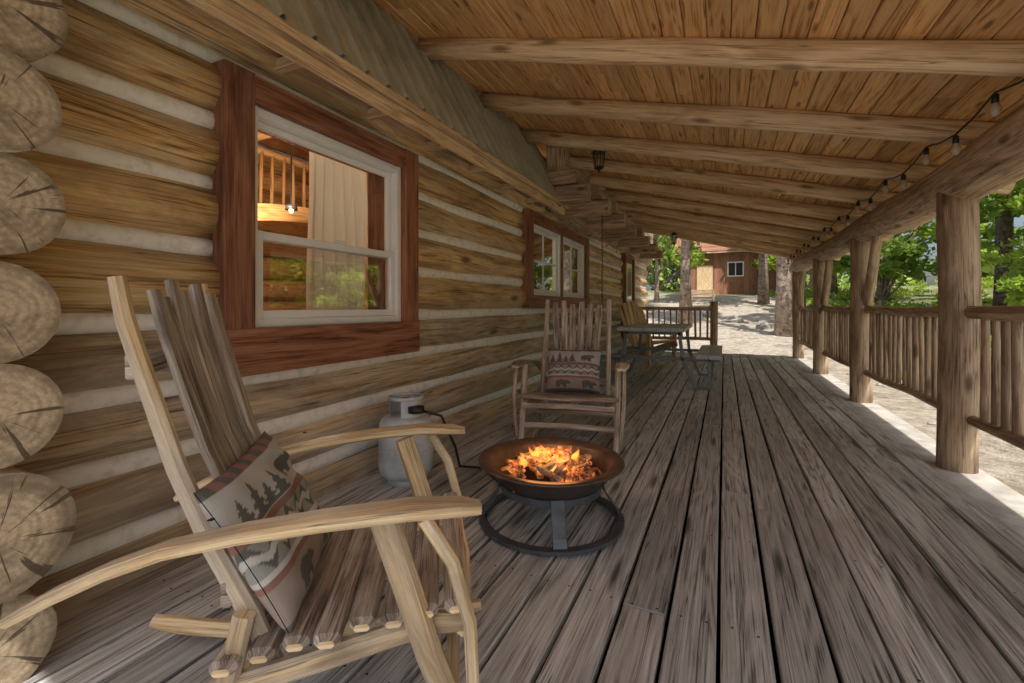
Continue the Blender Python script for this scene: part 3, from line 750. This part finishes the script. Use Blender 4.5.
# ------------------------------------------------------------------ foliage
def leafcloud(name,C,Rr,n,size,mat,parent=None,flat=0.0):
    C=np.array(C);Rr=np.array(Rr); k=len(C); idx=np.random.randint(0,k,n)
    d=np.random.normal(size=(n,3)); d/=np.linalg.norm(d,axis=1)[:,None]
    r=np.random.rand(n,1)**.45; p=C[idx]+d*Rr[idx]*r
    a=np.random.normal(size=(n,3)); a[:,2]*=(1-flat); a/=np.linalg.norm(a,axis=1)[:,None]
    q=np.random.normal(size=(n,3)); q[:,2]*=(1-flat); bb=np.cross(a,q); 
    if flat>0: bb=np.cross(np.cross(a,q),a)
    bb/=np.linalg.norm(bb,axis=1)[:,None]+1e-9
    s=size*(.6+.8*np.random.rand(n,1)); a=a*s; bb=bb*s*.5
    V=np.empty((n,4,3)); V[:,0]=p-a;V[:,1]=p-bb+a*.1;V[:,2]=p+a;V[:,3]=p+bb+a*.1
    me=bpy.data.meshes.new(name); me.vertices.add(n*4); me.vertices.foreach_set('co',V.astype(np.float32).ravel())
    me.loops.add(n*4); me.loops.foreach_set('vertex_index',np.arange(n*4,dtype=np.int32))
    me.polygons.add(n); me.polygons.foreach_set('loop_start',np.arange(0,n*4,4,dtype=np.int32)); me.polygons.foreach_set('loop_total',np.full(n,4,dtype=np.int32))
    me.update(calc_edges=True)
    cr=np.random.rand(k); rn=np.clip(.5*cr[idx]+.5*np.random.rand(n),0,1)
    at=me.attributes.new('rnd','FLOAT','POINT'); at.data.foreach_set('value',np.repeat(rn,4).astype(np.float32))
    me.materials.append(mat); o=bpy.data.objects.new(name,me); COL.objects.link(o)
    if parent: o.parent=parent
    return o
def maple(x,y,h,cr,z0,n,size,mat,tr=.14,name='maple_tree'):
    e=empty(name); g=gz(x,y); b=MB()
    lean=(rr(-.3,.3),rr(-.3,.3)); P=[(x+lean[0]*t*t*h*.15+.06*math.sin(t*6),y+lean[1]*t*t*h*.15,g-.1+t*h*.85) for t in np.linspace(0,1,9)]
    b.sweep(P,[tr*2*(1.25 if i==0 else 1-.8*i/8) for i in range(9)],[tr*2*(1.25 if i==0 else 1-.8*i/8) for i in range(9)],0,prof='round',n=12,up=(0,1,0))
    C=[];Rr=[]
    for i in range(int(14+cr*5)):
        t=rr(z0/h,.97); zz=g+t*h; env=math.sin(math.pi*min(1,max(.08,(t-z0/h)/(1-z0/h)*.85+.15)))**.6
        a=rr(0,6.28); r=cr*env*rr(.35,1); c_=(x+r*math.cos(a),y+r*math.sin(a),zz); C.append(c_); s=rr(.16,.34)*cr; Rr.append((s,s,s*.55))
        k=min(8,max(1,int((t-.15)*8))); s0=P[k]
        mid=((s0[0]+c_[0])/2,(s0[1]+c_[1])/2,(s0[2]+c_[2])/2-.1)
        b.sweep([s0,mid,c_],[tr*.55,tr*.35,.015],[tr*.55,tr*.35,.015],0,prof='round',n=6,up=(.1,.2,1))
    b.obj('trunk',[m_bark],e); leafcloud('crown',C,Rr,n,size,mat,e,flat=.35)
def pine(x,y,h,z0,n,tr,size=.18):
    e=empty('pine_tree'); g=gz(x,y); b=MB()
    P=[(x+.05*math.sin(t*5+x),y+.05*math.sin(t*4+y),g-.1+t*h) for t in np.linspace(0,1,10)]
    w_=[tr*2*(1.3 if i==0 else 1.02-.95*i/9) for i in range(10)]
    b.sweep(P,w_,w_,0,prof='round',n=14,up=(0,1,0))
    C=[];Rr=[]
    z=z0
    while z<h*.98:
        for _ in range(3):
            a=rr(0,6.28); L_=(1-z/h)**.7*h*.20*rr(.6,1.1)+.3
            tip=(x+L_*math.cos(a),y+L_*math.sin(a),g+z-L_*.18)
            b.sweep([(x,y,g+z),tip],[tr*.25,.012],[tr*.25,.012],0,prof='round',n=5,up=(.1,.2,1))
            for q in (.45,.7,.95): C.append((x+L_*q*math.cos(a),y+L_*q*math.sin(a),g+z-L_*.18*q)); Rr.append((L_*.26,L_*.26,L_*.10+.08))
        z+=h*.045
    b.obj('trunk',[m_bark],e); leafcloud('crown',C,Rr,n,size,m_needle,e,flat=.2)
pine(1.75,17.4,17,6,2200,.24); pine(-1.4,20,18,7,2200,.22); pine(1.75,26,18,6,2000,.22); pine(3.0,24,18,6,2200,.26)
pine(6.6,14.5,17,7,2500,.22); pine(8.4,14.2,18,7,2500,.26); pine(12.5,14,20,6,3000,.28); pine(9,22,18,5,3000,.25); pine(15,20,18,4,3000,.3); pine(5.5,31,18,5,3000,.28);pine(15,10.5,18,7,2500,.24)
maple(9.0,10.5,6,2.6,.9,7000,.11,m_leafY); maple(8.6,6.3,5.0,2.5,.7,9000,.085,m_leafY,.09); maple(8.6,17,7,2.8,1.2,5500,.13,m_leafY); maple(6.4,9.6,3.6,1.5,.4,4500,.075,m_leafY,.05); maple(5.8,12.2,3.4,1.4,.4,4000,.08,m_leafY,.05)
maple(14,12.5,9,3.6,1.2,6500,.16,m_leafG,.18); maple(11,19,9,3.4,1.5,6000,.16,m_leafY,.18); maple(5.2,21,7,2.4,1.8,4500,.14,m_leafG); maple(16,6,9,3.6,1.2,6500,.16,m_leafY,.18)
maple(-3.5,27,8,3.2,2.0,5000,.16,m_leafY); maple(4.2,33,9,3.0,1.5,5000,.18,m_leafY); maple(-1.5,43,13,5,2.5,6500,.22,m_leafG,.2); maple(7,27,9,3.5,1.5,5000,.18,m_leafY)
C=[];Rr=[]
for _ in range(430):
    x=rr(4.2,28); y=rr(0,38); 
    if x<6.0 and R()<.45: continue
    s=rr(.22,.65); C.append((x,y,gz(x,y)+s*.3)); Rr.append((s,s,s*.55))
for _ in range(150):
    x=rr(2.6,7); y=rr(15,36); s=rr(.15,.45); C.append((x,y,gz(x,y)+s*.25)); Rr.append((s,s,s*.5))
for _ in range(80):
    x=rr(2.6,5); y=rr(3,14); s=rr(.08,.22); C.append((x,y,gz(x,y)+s*.25)); Rr.append((s,s,s*.5))
leafcloud('undergrowth',C,Rr,46000,.085,m_leafY)
C=[];Rr=[]; b=MB()
def wall(x,y):
    g=gz(x,y); h=rr(12,20); b.sweep([(x,y,g-.3),(x+rr(-.3,.3),y,g+h)],[rr(.4,.7),.1],[rr(.4,.7),.1],0,prof='round',n=8,up=(0,1,0))
    for _ in range(15): 
        t=R()**1.2; C.append((x+rr(-2.5,2.5)*(1.1-t),y+rr(-2.5,2.5)*(1.1-t),g+.4+t*h)); s=rr(.8,1.7); Rr.append((s,s,s*.7))
for _ in range(70): wall(rr(-35,45),rr(44,58))
for _ in range(50): wall(rr(24,38),rr(2,44))
e=empty('distant_trees'); b.obj('trunks',[m_bark],e)
leafcloud('crowns',C,Rr,66000,.40,m_leafD,e,flat=.3)
# ------------------------------------------------------------------ far building
e=empty('brown_shed'); bx,by=-.1,34; g=gz(bx,by)-.1
b=MB()
for i in range(20): b.box(bx-2.6+i*.3,bx-2.6+i*.3+.292,by-.03,by,g,g+3.0,0,ax=2)
for i in range(14): b.box(bx+3.4-.03,bx+3.4,by+i*.3,by+i*.3+.292,g,g+3.0,0,ax=2)
b.box(bx-2.5,bx+3.3,by+.01,by+4.2,g,g+2.98,0,ax=0)
b.obj('walls',[m_shed],e)
b=MB(); b.box(bx+.3,bx+1.3,by-.08,by-.031,g+1.3,g+2.3,0,ax=2); b.box(bx+.38,bx+.77,by-.09,by-.081,g+1.38,g+2.22,1,ax=2); b.box(bx+.83,bx+1.22,by-.09,by-.081,g+1.38,g+2.22,1,ax=2)
b.box(bx-1.6,bx-.6,by-.08,by-.031,g+.1,g+2.1,2,ax=2)
for i in range(3): b.box(bx-1.7,bx-.5,by-.4-.3*i,by-.1-.3*i,g-.2,g+.22-.08*i,2,ax=0)
b.obj('window_and_door',[m_white,m_black,m_tan],e)
b=MB(); b.sweep([(bx-3,by-.5,g+2.95),(bx+3.8,by-.5,g+2.95)],.05,.12,0)
P=[[(x,by-.55,g+3.03),(x,by+2.1,g+4.5),(x,by+5.2,g+2.95)] for x in (bx-3.1,bx+3.9)]; b.grid(P,1,smooth=False)
b.obj('roof',[m_post,m_shed],e)
b=MB(); bxx=-1.0; g=gz(bxx,25)
for i in range(4): b.box(bxx-.6,bxx+.6,25+i*.1,25.09+i*.1,g+.42,g+.45,0,ax=0)
for i in range(3): b.box(bxx-.6,bxx+.6,25.42,25.45,g+.55+i*.13,g+.66+i*.13,0,ax=0)
for x in (bxx-.52,bxx+.52): b.box(x-.03,x+.03,25.0,25.06,g-.1,g+.65,0,ax=2); b.box(x-.03,x+.03,25.38,25.44,g-.1,g+.95,0,ax=2); b.box(x-.03,x+.03,25.0,25.4,g+.62,g+.66,0,ax=1)
b.obj('wooden_bench',[m_post])
